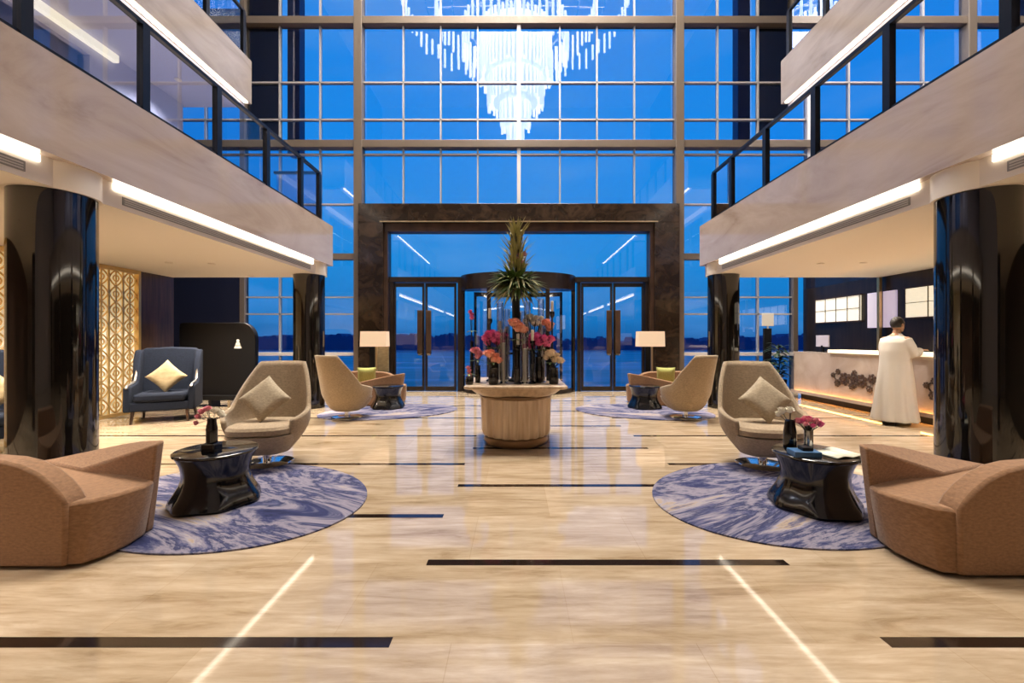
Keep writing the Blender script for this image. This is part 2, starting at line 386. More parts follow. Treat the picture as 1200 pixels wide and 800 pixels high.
# revolving door
rv = thing('revolving_door', 'dark framed glass revolving door in the middle of the brown portal', 'revolving door', (XC-.02, YW, 0))
RR = 1.5
def arc(a0, a1, n, r): return [(r*math.cos(a0+(a1-a0)*i/n), r*math.sin(a0+(a1-a0)*i/n)) for i in range(n+1)]
ca = arc(PI, 2*PI, 32, RR+.06)
ca = [(x*1.0, y*.62) for x, y in ca]
MB().prism(ca, 'z', 2.72, 3.12).build('canopy', 'door_frame', rv)
for s in (-1, 1):
    pa = [(x, y*.62) for x, y in (arc(PI, PI+1.05, 12, RR) if s < 0 else arc(2*PI-1.05, 2*PI, 12, RR))]
    MB().loft([[(x, y, .12) for x, y in pa], [(x, y, 2.72) for x, y in pa]], cap=False, closed=False).build('curved_pane', 'window_glass', rv)
    MB().loft([[(x*1.01, y*1.01, 0) for x, y in pa]+[(x*.98, y*.98, 0) for x, y in pa[::-1]], [(x*1.01, y*1.01, .12) for x, y in pa]+[(x*.98, y*.98, .12) for x, y in pa[::-1]]]).build('bottom_rail', 'door_frame', rv)
    px, py = RR*math.cos(PI+1.05), .62*RR*math.sin(PI+1.05)
    MB().box(-s*px-.05, -s*px+.05, py-.06, py+.06, 0, 2.72).build('post', 'door_frame', rv)
    MB().box(s*RR-.05, s*RR+.05, -.1, 0, 0, 2.72).build('post', 'door_frame', rv)
MB().lathe([(.05, .0), (.05, 2.72)], 12, 0, -.05).build('pivot_post', 'door_frame', rv)
for a in (205, 335, 270):
    d = Vector((math.cos(R(a)), math.sin(R(a))*.6, 0)); q = Vector((-d.y, d.x, 0)).normalized()*.025
    o_ = Vector((0, -.05, 0)); L = RR*.86
    f = MB()
    def slab(r0, r1, z0, z1):
        A, B = o_+d*r0, o_+d*r1
        f.loft([[tuple(A+q+Vector((0, 0, z0))), tuple(B+q+Vector((0, 0, z0))), tuple(B-q+Vector((0, 0, z0))), tuple(A-q+Vector((0, 0, z0)))],
                [tuple(A+q+Vector((0, 0, z1))), tuple(B+q+Vector((0, 0, z1))), tuple(B-q+Vector((0, 0, z1))), tuple(A-q+Vector((0, 0, z1)))]])
    slab(.05, L, .03, .14); slab(.05, L, 2.55, 2.66); slab(L-.07, L, .14, 2.55); slab(L*.1, L*.95, 1.0, 1.06)
    w = f.build('wing', 'door_frame', rv)
    A, B = o_+d*.06, o_+d*(L-.07)
    MB().add([(A.x, A.y, .14), (B.x, B.y, .14), (B.x, B.y, 2.55), (A.x, A.y, 2.55)], [(0, 1, 2, 3)]).build('pane', 'window_glass', w, smooth=False)
# columns
for s in (-1, 1):
    for y in (3.97, 8.86, -.92, -5.8):
        struct('column', MB().lathe([(.30, 0), (.30, 2.74)], 64, s*4.3, y), 'black_marble')
        struct('column_cap', MB().lathe([(.325, 2.735), (.325, 2.985)], 64, s*4.3, y), 'white_paint')
    # cove light strip, linear vent under it
    for a, c in ((4.30, 8.52), (-.58, 3.63), (-5.4, -1.26)):
        far = a > 4
        side = 'reception' if s > 0 else 'lattice'; pos = 'behind the viewer' if c < 0 else ('beyond the black column' if far else 'before the black column')
        lo = min(s*4.05, s*4.066); hi = max(s*4.05, s*4.066)
        t_ = MB().box(lo, hi, a, c, 2.915, 2.972).build('cove_light', 'led')
        tag(t_, 'white light strip under the balcony, %s side, %s' % (side, pos), 'light', 'cove lights under the balconies')
        v = thing('linear_vent', 'slim grey air slot under the light strip, %s side, %s' % (side, pos), 'vent', (s*4.066, (a+c)/2, 2.79), 0, 'air slots under the balconies')
        h = (c-a)/2-.12
        sl = MB()
        for q in range(3): sl.box(-.012, .012, -h, h, .012+q*.022, .022+q*.022)
        sl.build('slat', 'vent_grey', v)
        MB().box(-.006, .006, -h-.02, h+.02, 0, .085).build('frame', 'vent_dark', v)
    # gallery light lines
    lo, hi = sorted((s*5.70+s*.02, s*5.70+s*.09))
    g = MB().box(lo, hi, -5, SY-.1, 6.44, 6.465).build('cove_light', 'led')
    tag(g, 'light line along the underside of the upper gallery edge on the %s side' % side, 'light', 'gallery light lines')
    lo, hi = sorted((s*6.98, s*7.08))
    g = MB().box(lo, hi, 2.2, 7.5, 6.26, 6.385).build('cove_light', 'ledge_glow')
    tag(g, 'thick cream light line where upper gallery wall meets ceiling, %s side' % side, 'light', 'gallery light lines')
# balustrades
def balustrade(x, z, h, ys, s, label, sgn_end):
    b_ = thing('glass_balustrade', label, 'balustrade', (x, 0, z), 0, 'glass balustrades')
    y0, y1 = ys[0], ys[-1]
    MB().box(-.03, .03, y0, y1+.03, h-.045, h).box(min(0, s*.9), max(0, s*.9), y1-.03, y1+.03, h-.045, h).build('handrail', 'black_metal', b_)
    MB().box(-.02, .02, y0, y1, 0, .05).build('bottom_rail', 'black_metal', b_)
    for y in ys[1:]:
        MB().box(-.035, .035, y-.045, y+.045, 0, h-.04).build('post', 'black_metal', b_)
    for a, c in zip(ys[:-1], ys[1:]):
        MB().add([(0, a+.04, .05), (0, c-.04, .05), (0, c-.04, h-.05), (0, a+.04, h-.05)], [(0, 1, 2, 3)]).build('glass_panel', 'rail_glass', b_, smooth=False)
    MB().add([(s*.04, y1, .05), (s*.86, y1, .05), (s*.86, y1, h-.05), (s*.04, y1, h-.05)], [(0, 1, 2, 3)]).build('glass_panel', 'rail_glass', b_, smooth=False)
for s in (-1, 1):
    side = 'reception side' if s > 0 else 'lattice side'
    balustrade(s*(FX+.06), 3.84, .97, [1.2, 2.33, 3.47, 4.59, 5.72, 6.85, 7.93, 8.66], s, 'dark railed glass balustrade on the lower marble balcony, '+side, s)
    balustrade(s*5.76, 7.39, .97, [1.2, 3.47, 4.59, 5.72, 6.85, 7.93, 9.0], s, 'dark railed glass balustrade on the upper gallery, '+side, s)
# outside
struct('outdoor_ground', MB().box(-120, 120, 11.8, 260, -.2, -.06), 'outdoor_paving')
random.seed(5)
tv = []; N = 900
for i in range(N+1):
    x = -110+220*i/N
    tv.append((x, 1.75+.3*math.sin(i*.31)*math.sin(i*.083)+.35*math.sin(i*.021)+random.uniform(-.25, .3)))
tl = MB().prism([(tv[0][0], -.2)]+tv+[(tv[-1][0], -.2)], 'y', 62, 66).build('distant_treeline', 'tree_dusk', smooth=False)
tag(tl, kind='stuff', label='low dark line of distant trees outside beyond the glass', cat='trees')
# ================================================================== RUGS
def rug(name, label, loc, rz, ra=1.25, rb=.95):
    mb = MB().loft([[(ra*f*math.cos(2*PI*i/72), rb*f*math.sin(2*PI*i/72), z) for i in range(72)] for f, z in ((1, 0), (1, .010), (.985, .014))])
    o = mb.build(name, 'rug_swirl', loc=loc, rot=(0, 0, rz)); return tag(o, label, 'rug', 'swirled blue rugs')
rug('oval_rug', 'oval rug of blue and lilac swirls under the black table with the dark bottle vase', (-2.50, 3.78, .0015), R(-25))
rug('oval_rug', 'oval rug of blue and lilac swirls under the black table with the open magazine', (2.40, 3.84, .0015), R(25))
rug('oval_rug', 'dark blue oval rug far off by the doors, under the seats beside the tan board', (-2.45, 8.30, .0015), R(20), 1.3, .85)
rug('oval_rug', 'dark blue oval rug far off by the doors, on the reception side', (2.45, 8.30, .0015), R(-20), 1.3, .85)
# ================================================================== SOFAS
def sofa(label, ox, oy, sx, sy):
    t_ = thing('lounge_sofa', label, 'sofa', (ox, oy, .016 if False else 0), 0, 'brown sculpted sofas')
    M = Matrix.Diagonal((sx, sy, 1, 1))
    bot = [(.45, -.39), (.53, -.385), (.58, -.28), (.60, -.14), (.57, .02), (.25, .33), (-.5, .45), (-.72, .40), (-.80, -.39)]
    top = [(.455, -.39), (.55, -.33), (.62, -.20), (.65, -.06), (.62, .04), (.25, .36), (-.5, .47), (-.72, .42), (-.80, -.39)]
    z0 = .018
    MB().loft([[(x, y, z0) for x, y in bot], [(x*.3+a*.7, y*.3+c*.7, .26) for (x, y), (a, c) in zip(bot, top)], [(x, y, .40) for x, y in top]]).xf(M).build('seat', 'sofa_brown', t_, bevel=.02)
    pr = [(.455, z0), (.462, .40), (.43, .455), (.37, .52), (.29, .585), (.19, .635), (.08, .662), (-.05, .672), (-.4, .68), (-.80, .68), (-.80, z0)]
    MB().prism(pr, 'y', -.41, -.27).xf(M).build('backrest', 'sofa_brown', t_, bevel=.018)
    tp = [(.655, .02, .665), (.63, .12, .67), (.36, .28, .635), (.08, .40, .57), (-.30, .47, .49), (-.70, .49, .415), (-.10, .235, .41)]
    bt = [(.555, .05, z0), (.54, .13, z0), (.33, .30, z0), (.08, .42, z0), (-.30, .47, z0), (-.70, .48, z0), (-.10, .34, z0)]
    MB().loft([bt, tp]).xf(M).build('armrest', 'sofa_brown', t_, bevel=.018)
    for x, y in ((.35, -.3), (.42, -.06), (-.68, -.28), (-.6, .3)): MB().lathe([(.03, 0), (.03, .03)], 10, x, y).xf(M).build('foot', 'matt_black', t_)
    return t_
sofa('large brown sculpted sofa with sweeping back, beside the table with the dark bottle vase', -3.20, 3.00, 1, 1)
sofa('large brown sculpted sofa with sweeping back, beside the table with the open magazine', 3.05, 2.90, -1, 1)
sofa('small looking brown sofa far off by the doors, beside the tan board', -3.10, 9.45, 1, -1)
sofa('small looking brown sofa far off by the doors, on the reception side', 3.10, 9.45, -1, -1)
# ================================================================== TABLES
def drum_table():
    t_ = thing('drum_table', '', 'table')
    rings = []
    prof = [(.325, 0), (.335, .02), (.325, .06), (.292, .11), (.262, .17), (.246, .23), (.248, .29), (.264, .35), (.290, .405), (.302, .425)]
    n_ = 64
    for r_, z in prof:
        am = .03*(1-z/.5)+.008
        rings.append([(r_*(1+am*math.cos(7*2*PI*i/n_+z*2)+am*.5*math.cos(3*2*PI*i/n_))*math.cos(2*PI*i/n_), r_*(1+am*math.cos(7*2*PI*i/n_+z*2)+am*.5*math.cos(3*2*PI*i/n_))*math.sin(2*PI*i/n_), z) for i in range(n_)])
    MB().loft(rings).build('pedestal', 'gloss_black', t_)
    MB().lathe([(.300, .42), (.310, .43), (.310, .445), (.300, .452)], 56).build('tabletop', 'gloss_black', t_)
    return t_
TZ = .0155
tb = drum_table(); tb.location = (-2.57, 3.66, TZ); tag(tb, 'glossy black waisted table holding only a dark bottle vase of pink and white flowers', None, 'black waisted tables')
dup(tb, (2.49, 3.56, TZ), .6, 'glossy black waisted table holding a blue box and an open magazine')
dup(tb, (-2.62, 8.72, TZ), 1.4, 'black waisted table by the distant doors, beside the tan board')
dup(tb, (2.62, 8.72, TZ), 2.2, 'black waisted table by the distant doors, on the reception side')
# ================================================================== SWIVEL CHAIRS
def swivel_chair():
    t_ = thing('swivel_chair', '', 'armchair')
    nu, nv = 56, 16
    def hgt(t):
        a = abs(t)
        if a < .29: return 1.12
        if a < .60: return 1.12-(a-.29)/.31*.50
        return .62-(a-.60)/.40*.10
    vs, fs = [], []
    for j in range(nv+1):
        v = j/nv
        for i in range(nu+1):
            t = -1+2*i/nu
            ang = t*R(128)
            z = .15+(hgt(t)-.15)*v
            s_ = min(1, (z-.15)/.38); s_ = .50+.50*math.sin(s_*PI/2)
            x = .42*math.sin(ang)*s_; y = .40*math.cos(ang)*s_
            if z > .5:
                wq = max(0, math.cos(ang))
                y += .26*(z-.5)*wq; x *= 1-.02*(z-.5)
            vs.append((x, y, z))
    for j in range(nv):
        for i in range(nu):
            a = j*(nu+1)+i; fs.append((a, a+1, a+nu+2, a+nu+1))
    MB().add(vs, fs).build('backrest_shell', 'chair_beige', t_, solid=.045, bevel=0)
    def sup(a, c, z, yo=0, n_=40):
        out = []
        for i in range(n_):
            q = 2*PI*i/n_; cc, ss = math.cos(q), math.sin(q)
            out.append((a*math.copysign(abs(cc)**.6, cc), yo+c*math.copysign(abs(ss)**.6, ss), z))
        return out
    MB().loft([sup(.18, .18, .13), sup(.25, .26, .17, -.02), sup(.32, .33, .27, -.03), sup(.345, .355, .36, -.04)]).build('seat_base', 'chair_beige', t_)
    MB().loft([sup(.31, .31, .36, -.04), sup(.335, .345, .38, -.04), sup(.34, .35, .43, -.04), sup(.32, .33, .46, -.04), sup(.26, .27, .475, -.03)]).build('seat_cushion', 'chair_beige', t_)
    MB().lathe([(.045, .02), (.045, .15)], 20).build('swivel_post', 'chrome', t_)
    MB().lathe([(.27, 0), (.27, .012), (.24, .022), (.06, .03)], 48).build('base_disc', 'chrome', t_)
    return t_
ch = swivel_chair(); ch.location = (-2.80, 4.80, TZ); ch.rotation_euler = (0, 0, R(9))
tag(ch, 'beige high backed swivel chair with diamond cushion, facing us, near the black screen', None, 'beige swivel chairs')
dup(ch, (2.72, 4.72, TZ), R(-9), 'beige high backed swivel chair with diamond cushion, facing us, in front of the reception desk')
dup(ch, (-3.02, 7.62, TZ), R(155), 'distant beige swivel chair turned away from us, beside the tan board and lamp')
dup(ch, (3.02, 7.62, TZ), R(-155), 'distant beige swivel chair turned away from us, beside the small lamp on reception side')
def pillow(name, mat, label, loc, side, rz, tilt, dia=True, group=None, th=.075):
    n_ = 18; vs, fs = [], []
    def P(u, v, sg):
        pin = 1-.10*(u*u*v*v)-.06*((1-abs(u))*v*v+(1-abs(v))*u*u)*0
        e_ = max(0, (1-u**4)*(1-v**4))**.5
        px, pz = u*side/2*(1-.07*(1-v*v)*abs(u)), v*side/2*(1-.07*(1-u*u)*abs(v))
        return (px, sg*th*e_, pz)
    for sg in (1, -1):
        b0 = len(vs)
        for j in range(n_+1):
            for i in range(n_+1): vs.append(P(-1+2*i/n_, -1+2*j/n_, sg))
        for j in range(n_):
            for i in range(n_):
                a = b0+j*(n_+1)+i; fs.append((a, a+1, a+n_+2, a+n_+1))
    mb = MB().add(vs, fs)
    bmesh.ops.remove_doubles(mb.bm, verts=mb.bm.verts, dist=1e-4)
    M = Matrix.Rotation(tilt, 4, 'X') @ Matrix.Rotation(R(45) if dia else 0, 4, 'Y')
    o = mb.xf(M).build(name, mat, loc=loc, rot=(0, 0, rz))
    return tag(o, label, 'cushion', group)
pillow('throw_cushion', 'pillow_beige', 'beige diamond cushion on the swivel chair near the black screen', (-2.84, 4.82, .735), .40, R(9), R(-26), group='beige diamond cushions')
pillow('throw_cushion', 'pillow_beige', 'beige diamond cushion on the swivel chair in front of the reception desk', (2.76, 4.74, .735), .40, R(-9), R(-26), group='beige diamond cushions')
# ================================================================== PLANTER
pl = thing('planter', 'large bronze fluted planter with wide square rim in the middle of the hall', 'planter', (XC-.075, 5.83, 0))
nf = 20; rings = []
for r_, z, am in ((.43, 0.13, .03), (.445, .17, .05), (.452, .45, .05), (.458, .62, .05), (.46, .66, .02)):
    rings.append([(r_*(1+am*math.cos(nf*2*PI*i/168))*math.cos(2*PI*i/168), r_*(1+am*math.cos(nf*2*PI*i/168))*math.sin(2*PI*i/168), z) for i in range(168)])
MB().loft(rings).build('fluted_body', 'planter_bronze', pl)
MB().lathe([(.38, 0), (.42, .02), (.44, .06), (.43, .11), (.40, .135)], 72).build('foot', 'planter_dark_bronze', pl)
MB().lathe([(.475, .63), (.49, .65), (.485, .67), (.46, .68)], 72).build('collar', 'planter_dark_bronze', pl)
def sq(h, z, c=.12): return [(h-c, -h, z), (h, -h+c, z), (h, h-c, z), (h-c, h, z), (-h+c, h, z), (-h, h-c, z), (-h, -h+c, z), (-h+c, -h, z)]
MB().loft([sq(.44, .67, .18), sq(.50, .71, .14), sq(.575, .79, .08)]).build('flared_rim', 'planter_bronze', pl)
MB().loft([sq(.62, .79, .05), sq(.64, .80, .05), sq(.64, .825, .05), sq(.625, .835, .05)]).build('rim_plate', 'planter_bronze', pl, bevel=.006)
PZ = .836; PX, PY = XC-.075, 5.83
# ---- arrangement on the planter
random.seed(11)
def leafblade(mb, p, d, L, w, droop=.4):
    d = Vector(d).normalized(); side = d.cross(Vector((0, 0, 1)))
    if side.length < .01: side = Vector((1, 0, 0))
    side.normalize(); p = Vector(p); vs = []
    for k_ in range(5):
        t = k_/4; c = p+d*L*t+Vector((0, 0, -droop*L*t*t)); wd = w*math.sin(PI*(.12+.86*t))
        up = side.cross(d)*wd*.25
        vs += [tuple(c-side*wd), tuple(c+up), tuple(c+side*wd)]
    fs = []
    for k_ in range(4):
        for q in range(2):
            a = k_*3+q; fs.append((a, a+1, a+4, a+3))
    mb.add(vs, fs)
ar = thing('floral_centrepiece', 'tall dark stemmed arrangement with green foliage head and spire above the planter', 'flower arrangement', (PX, PY, PZ))
MB().lathe([(.10, 0), (.105, .02), (.06, .05), (.045, .2), (.05, .7), (.055, 1.1), (.10, 1.22), (.11, 1.27)], 24).build('tall_vase', 'matt_black', ar)
fo = MB()
for k_ in range(300):
    a = random.uniform(0, 2*PI); el_ = random.uniform(-.5, .9)
    d = (math.cos(a)*math.cos(el_), math.sin(a)*math.cos(el_), math.sin(el_))
    q = random.uniform(.03, .16)
    leafblade(fo, (d[0]*q, d[1]*q, 1.33+d[2]*q*.6), d, random.uniform(.16, .34), random.uniform(.014, .03), .28)
fo.build('foliage_head', 'leaf_green', ar)
fo = MB()
for k_ in range(110):
    a = random.uniform(0, 2*PI); q = random.uniform(.02, .14)
    d = (math.cos(a)*.9, math.sin(a)*.9, random.uniform(-.2, .5))
    leafblade(fo, (d[0]*q, d[1]*q, 1.30+random.uniform(-.08, .12)), d, random.uniform(.22, .38), .018, .55)
fo.build('olive_sprigs', 'leaf_olive', ar)
fo = MB()
for k_ in range(260):
    a = random.uniform(0, 2*PI); z = 1.40+random.random()**1.3*.62
    sp = .16*(1-(z-1.40)/.95)
    leafblade(fo, (math.cos(a)*sp*.5, math.sin(a)*sp*.5, z), (math.cos(a)*random.uniform(.1, 1.1), math.sin(a)*random.uniform(.1, 1.1), 1), random.uniform(.12, .34), random.uniform(.008, .018), .12)
fo.build('spire', 'leaf_olive', ar)
st = MB()
for k_ in range(16):
    a = random.uniform(0, 2*PI); st.tube([(0, 0, 1.25), (.03*math.cos(a), .03*math.sin(a), 1.6), (.08*math.cos(a), .08*math.sin(a), 2.0)], [.006, .005, .003], 5)
st.build('stems', 'stem_dark', ar)
fl = MB()
for k_ in range(14):
    a = random.uniform(0, 2*PI); q = random.uniform(.03, .12); fl.ball((q*math.cos(a), q*math.sin(a), random.uniform(1.55, 1.8)), random.uniform(.02, .034), 8, 6)
fl.build('pale_buds', 'rose_pink', ar)
def bloom_mb(r_):
    mb = MB(); mb.ball((0, 0, 0), (r_*.72, r_*.72, r_*.66), 12, 8)
    for ring, (n_, tilt, sc) in enumerate(((5, .35, .75), (7, .85, .95), (8, 1.3, 1.05))):
        for i in range(n_):
            a = 2*PI*i/n_+ring*.4
            vs = []
            for u in range(4):
                for w_ in range(3):
                    t = u/3; ww = (w_-1)*r_*.55*math.sin(PI*(.2+.7*t))
                    rad = r_*sc*math.sin(tilt*t+.15)*(.4+.6*t); zz = r_*(.95*math.cos(tilt*.8)*t*1.3-.45+.15*abs(w_-1))
                    vs.append((rad*math.cos(a)-ww*math.sin(a), rad*math.sin(a)+ww*math.cos(a), zz))
            fs = [(u*3+w_, u*3+w_+1, u*3+w_+4, u*3+w_+3) for u in range(3) for w_ in range(2)]
            mb.add(vs, fs)
    return mb
BM = {}
def bloom(parent, mat, p, r_, rot=(0, 0, 0), nm='bloom'):
    key = (mat, round(r_, 3))
    if key not in BM:
        o = bloom_mb(r_).build(nm, mat, parent); BM[key] = o.data
    else:
        o = bpy.data.objects.new(nm, BM[key]); C.objects.link(o); o.parent = parent
    o.location = p; o.rotation_euler = rot
    return o
def px2(xp, yp, Y): return ((xp-605)/500*Y, Y, 1.4-(yp-398)/500*Y)
# bouquets: name label, px of centre, Y, material, count, spread, vase?
def bouquet(label, xp, yp, Y, mat, cnt, spread, r_, vase_label=None, vw=.055, base=PZ):
    x, y, z = px2(xp, yp, Y)
    t_ = thing('bouquet', label, 'flowers', (x, y, base+.02), 0, 'bouquets on the planter')
    h = z-base-.02
    sm = MB(); ga = MB()
    for i in range(cnt):
        a = 2.4*i; q = spread*math.sqrt(i/max(1, cnt))
        p = (q*math.cos(a), q*math.sin(a)*.6, h+.05*math.sin(i*2.1)-q*q*2.0)
        sm.tube([(0, 0, 0), (p[0]*.25, p[1]*.25, h*.6), (p[0], p[1], p[2]-.01)], .005, 5)
        bloom(t_, mat, p, r_, (random.uniform(-.5, .2), random.uniform(-.4, .4), a))
        leafblade(ga, (p[0]*.5, p[1]*.5, h*.75), (math.cos(a), math.sin(a), .2), .10, .02)
    sm.build('stems', 'stem_dark', t_); ga.build('leaves', 'leaf_green', t_)
    if vase_label:
        hv = max(.10, h*.62)
        v = MB().lathe([(vw*.9, 0), (vw, .01), (vw*1.05, hv*.5), (vw*.9, hv*.9), (vw, hv), (vw*.85, hv), (vw*.8, hv*.9), (vw*.85, .02), (.004, .018)], 24)
        tag(v.build('vase', 'gloss_black', loc=(x, y, base)), vase_label, 'vase', 'black vases on the planter')
    return t_
bouquet('bunch of salmon roses highest in the middle, before the dark tall vase', 606, 381, 5.46, 'rose_salmon', 9, .10, .062, 'slim black vase under the highest salmon roses', .04)
bouquet('wide bunch of magenta roses on the doors side with magenta and pink heads', 579, 394, 5.62, 'rose_magenta', 15, .15, .06, 'black vase under the magenta roses nearest the double door with lamp and board', .06)
bouquet('wide bunch of magenta roses on the reception side of the dark tall vase', 632, 397, 5.60, 'rose_magenta', 18, .18, .06, 'black vase under the magenta roses on the reception side', .06)
bouquet('small bunch of salmon roses at upper reception side, above the magenta ones', 643, 381, 5.95, 'rose_salmon', 5, .07, .06, 'tall black vase at the back under the small salmon bunch', .035)
bouquet('low bunch of salmon roses in front of the lilac glass tubes', 578, 417, 5.42, 'rose_salmon', 8, .11, .055, 'low black vase under the low salmon roses', .06)
bouquet('pair of deep pink roses beside the low salmon roses', 560, 414, 5.65, 'rose_pink', 5, .06, .05, 'narrow black vase under the pair of deep pink roses', .035)
bouquet('low bunch of cream blooms at the reception corner of the planter', 649, 417, 5.45, 'bloom_cream', 10, .11, .055, 'low black vase under the cream blooms', .06)
bouquet('tiny pale pink blooms at the corner of the planter rim', 550, 435, 5.40, 'rose_pink', 3, .04, .035, 'small black bowl under the tiny pale pink blooms', .05)
bouquet('white and green ball of blooms high beside the dark tall vase', 624, 374, 5.9, 'bloom_white', 14, .13, .045, 'tall black vase under the white and green blooms', .04)
bouquet('single magenta orchid spray standing out toward the double door', 553, 369, 5.85, 'rose_magenta', 3, .05, .035, 'thin black vase under the orchid spray', .025)
for i, (xp, Y, h) in enumerate(((586, 5.95, 1.10), (594, 6.05, 1.0), (613, 5.75, .95), (618, 6.08, 1.12), (634, 6.02, 1.14), (590, 5.50, .70), (615, 5.42, .60), (635, 5.60, .72))):
    x = (xp-605)/500*Y
    g = thing('glass_tube', '', 'candle holder', (x, Y, PZ), 0, 'clear glass tubes on the planter')
    g['label'] = ['tall clear glass tube at the back, beside the stem, door side', 'clear glass tube just beside the dark stem at the back', 'clear glass tube before the dark stem, tall', 'very tall clear glass tube at the back near the white blooms',
                  'tallest clear glass tube at the back on the reception side', 'shorter clear glass tube among the salmon roses', 'shortest clear glass tube at the front middle', 'mid height clear glass tube beside the cream blooms'][i]
    MB().loft([[(.045*math.cos(2*PI*q/20), .045*math.sin(2*PI*q/20), z) for q in range(20)] for z in (.03, h)], cap=False).build('tube', 'tube_glass', g)
    MB().lathe([(.055, 0), (.055, .012), (.03, .03)], 20).build('base', 'chrome', g)
    MB().lathe([(.022, .03), (.022, h*.75), (.004, h*.75+.005)], 14).build('candle', 'bloom_white', g)
for i, (xp, Y, h) in enumerate(((574, 5.8, .85), (607, 5.45, .5), (624, 5.5, .55), (647, 5.85, .95))):
    k_ = thing('candlestick', ['slim black candlestick by the magenta roses nearest the double door', 'short black candlestick in front of the dark stem', 'short black candlestick under the magenta roses on the reception side', 'tall black candlestick behind the cream blooms'][i], 'candlestick', ((xp-605)/500*Y, Y, PZ), 0, 'black candlesticks on the planter')
    MB().lathe([(.05, 0), (.052, .012), (.015, .04), (.013, h*.4), (.024, h*.45), (.013, h*.5), (.012, h*.9), (.035, h*.95), (.035, h), (.004, h)], 18).build('stick', 'gloss_black', k_)
    MB().lathe([(.02, h), (.02, h+.14), (.004, h+.145)], 14).build('candle', 'bloom_white', k_)
# ================================================================== TABLE TOP THINGS
T1 = TZ+.452
def vase_of(name, label, loc, h, r_, mat): return tag(MB().lathe([(r_*.95, 0), (r_, .01), (r_, h*.6), (r_*.8, h*.85), (r_*.75, h), (r_*.6, h), (r_*.65, h*.8), (r_*.8, .02), (.004, .018)], 24).build(name, mat, loc=loc), label, 'vase')
x, y = -2.54, 3.60
bs = MB().box(-.055, .055, -.055, .055, 0, .075).build('glass_block', 'gloss_black', loc=(x, y-.04, T1), bevel=.008); tag(bs, 'small glossy dark square block under the bottle vase', 'holder')
vase_of('bottle_vase', 'slim dark bottle vase of pink and white flowers', (x, y-.04, T1+.0755), .20, .042, 'gloss_black')
def small_bouquet(label, loc, specs, dz):
    t_ = thing('flower_sprig', label, 'flowers', loc)
    sm = MB()
    for i, (mat, dx, dy, dz_, r_) in enumerate(specs):
        bloom(t_, mat, (dx, dy, dz_), r_, (.3*math.sin(i), .4*math.cos(i*2), i))
        sm.tube([(0, 0, 0), (dx*.3, dy*.3, dz), (dx*.96, dy*.96, dz_-.005)], .003, 5)
    sm.build('stems', 'stem_dark', t_); return t_
sp = [('rose_pink', -.09, 0, .23, .028), ('rose_pink', -.06, .02, .25, .028), ('rose_pink', -.11, -.01, .19, .026), ('bloom_white', .03, 0, .24, .034), ('bloom_white', .06, .01, .22, .034), ('rose_pink', -.12, -.02, .14, .024), ('rose_pink', -.03, 0, .26, .026), ('bloom_white', .085, 0, .20, .028)]
small_bouquet('loose sprig of pink and white flowers in the slim dark bottle vase', (x, y-.04, T1+.10), sp, .16)
x, y = 2.36, 3.60
vase_of('cylinder_vase', 'dark cylinder vase with a white flower on the table with magazine', (x, y+.08, T1), .24, .05, 'gloss_black')
small_bouquet('cluster of white blooms in the dark cylinder vase', (x, y+.08, T1+.03), [('bloom_white', -.07, 0, .29, .04), ('bloom_white', -.02, -.03, .30, .036), ('bloom_white', -.09, .02, .26, .032), ('bloom_cream', .02, .02, .29, .032)], .2)
tag(MB().lathe([(.035, 0), (.035, .16), (.031, .16), (.031, .012), (.003, .012)], 20).build('glass_vase', 'tube_glass', loc=(x+.14, y+.05, T1)), 'clear glass vase holding the pink flower cluster', 'vase')
pk = []
random.seed(3)
for i in range(22):
    a = 2.4*i; q = .11*math.sqrt(i/22); pk.append(('rose_pink' if i % 3 else 'rose_magenta', q*math.cos(a), q*math.sin(a)*.8, .25-q*.5+random.uniform(-.02, .02), .026))
small_bouquet('round cluster of small pink flowers beside the dark cylinder vase', (x+.14, y+.05, T1+.02), pk, .14)
bx_ = thing('trinket_box', 'small square blue box beside the open magazine', 'box', (2.32, 3.44, T1), R(-8))
MB().box(-.10, .10, -.07, .07, 0, .045).build('body', 'book_blue', bx_, bevel=.005)
MB().box(-.03, .05, -.045, .045, .045, .075).build('lid_block', 'matt_black', bx_, bevel=.006)
mg = thing('open_magazine', 'open magazine with pale pages on the black table', 'magazine', (2.62, 3.48, T1), R(12))
for s in (-1, 1):
    rg = [[(s*u*.15, v, .004+.022*math.sin(PI*min(1, u*1.0))*.6+.002) for u in [i/8 for i in range(9)]] for v in (-.13, .13)]
    MB().loft(rg, cap=False, closed=False).build('page_stack', 'paper', mg, solid=.008)
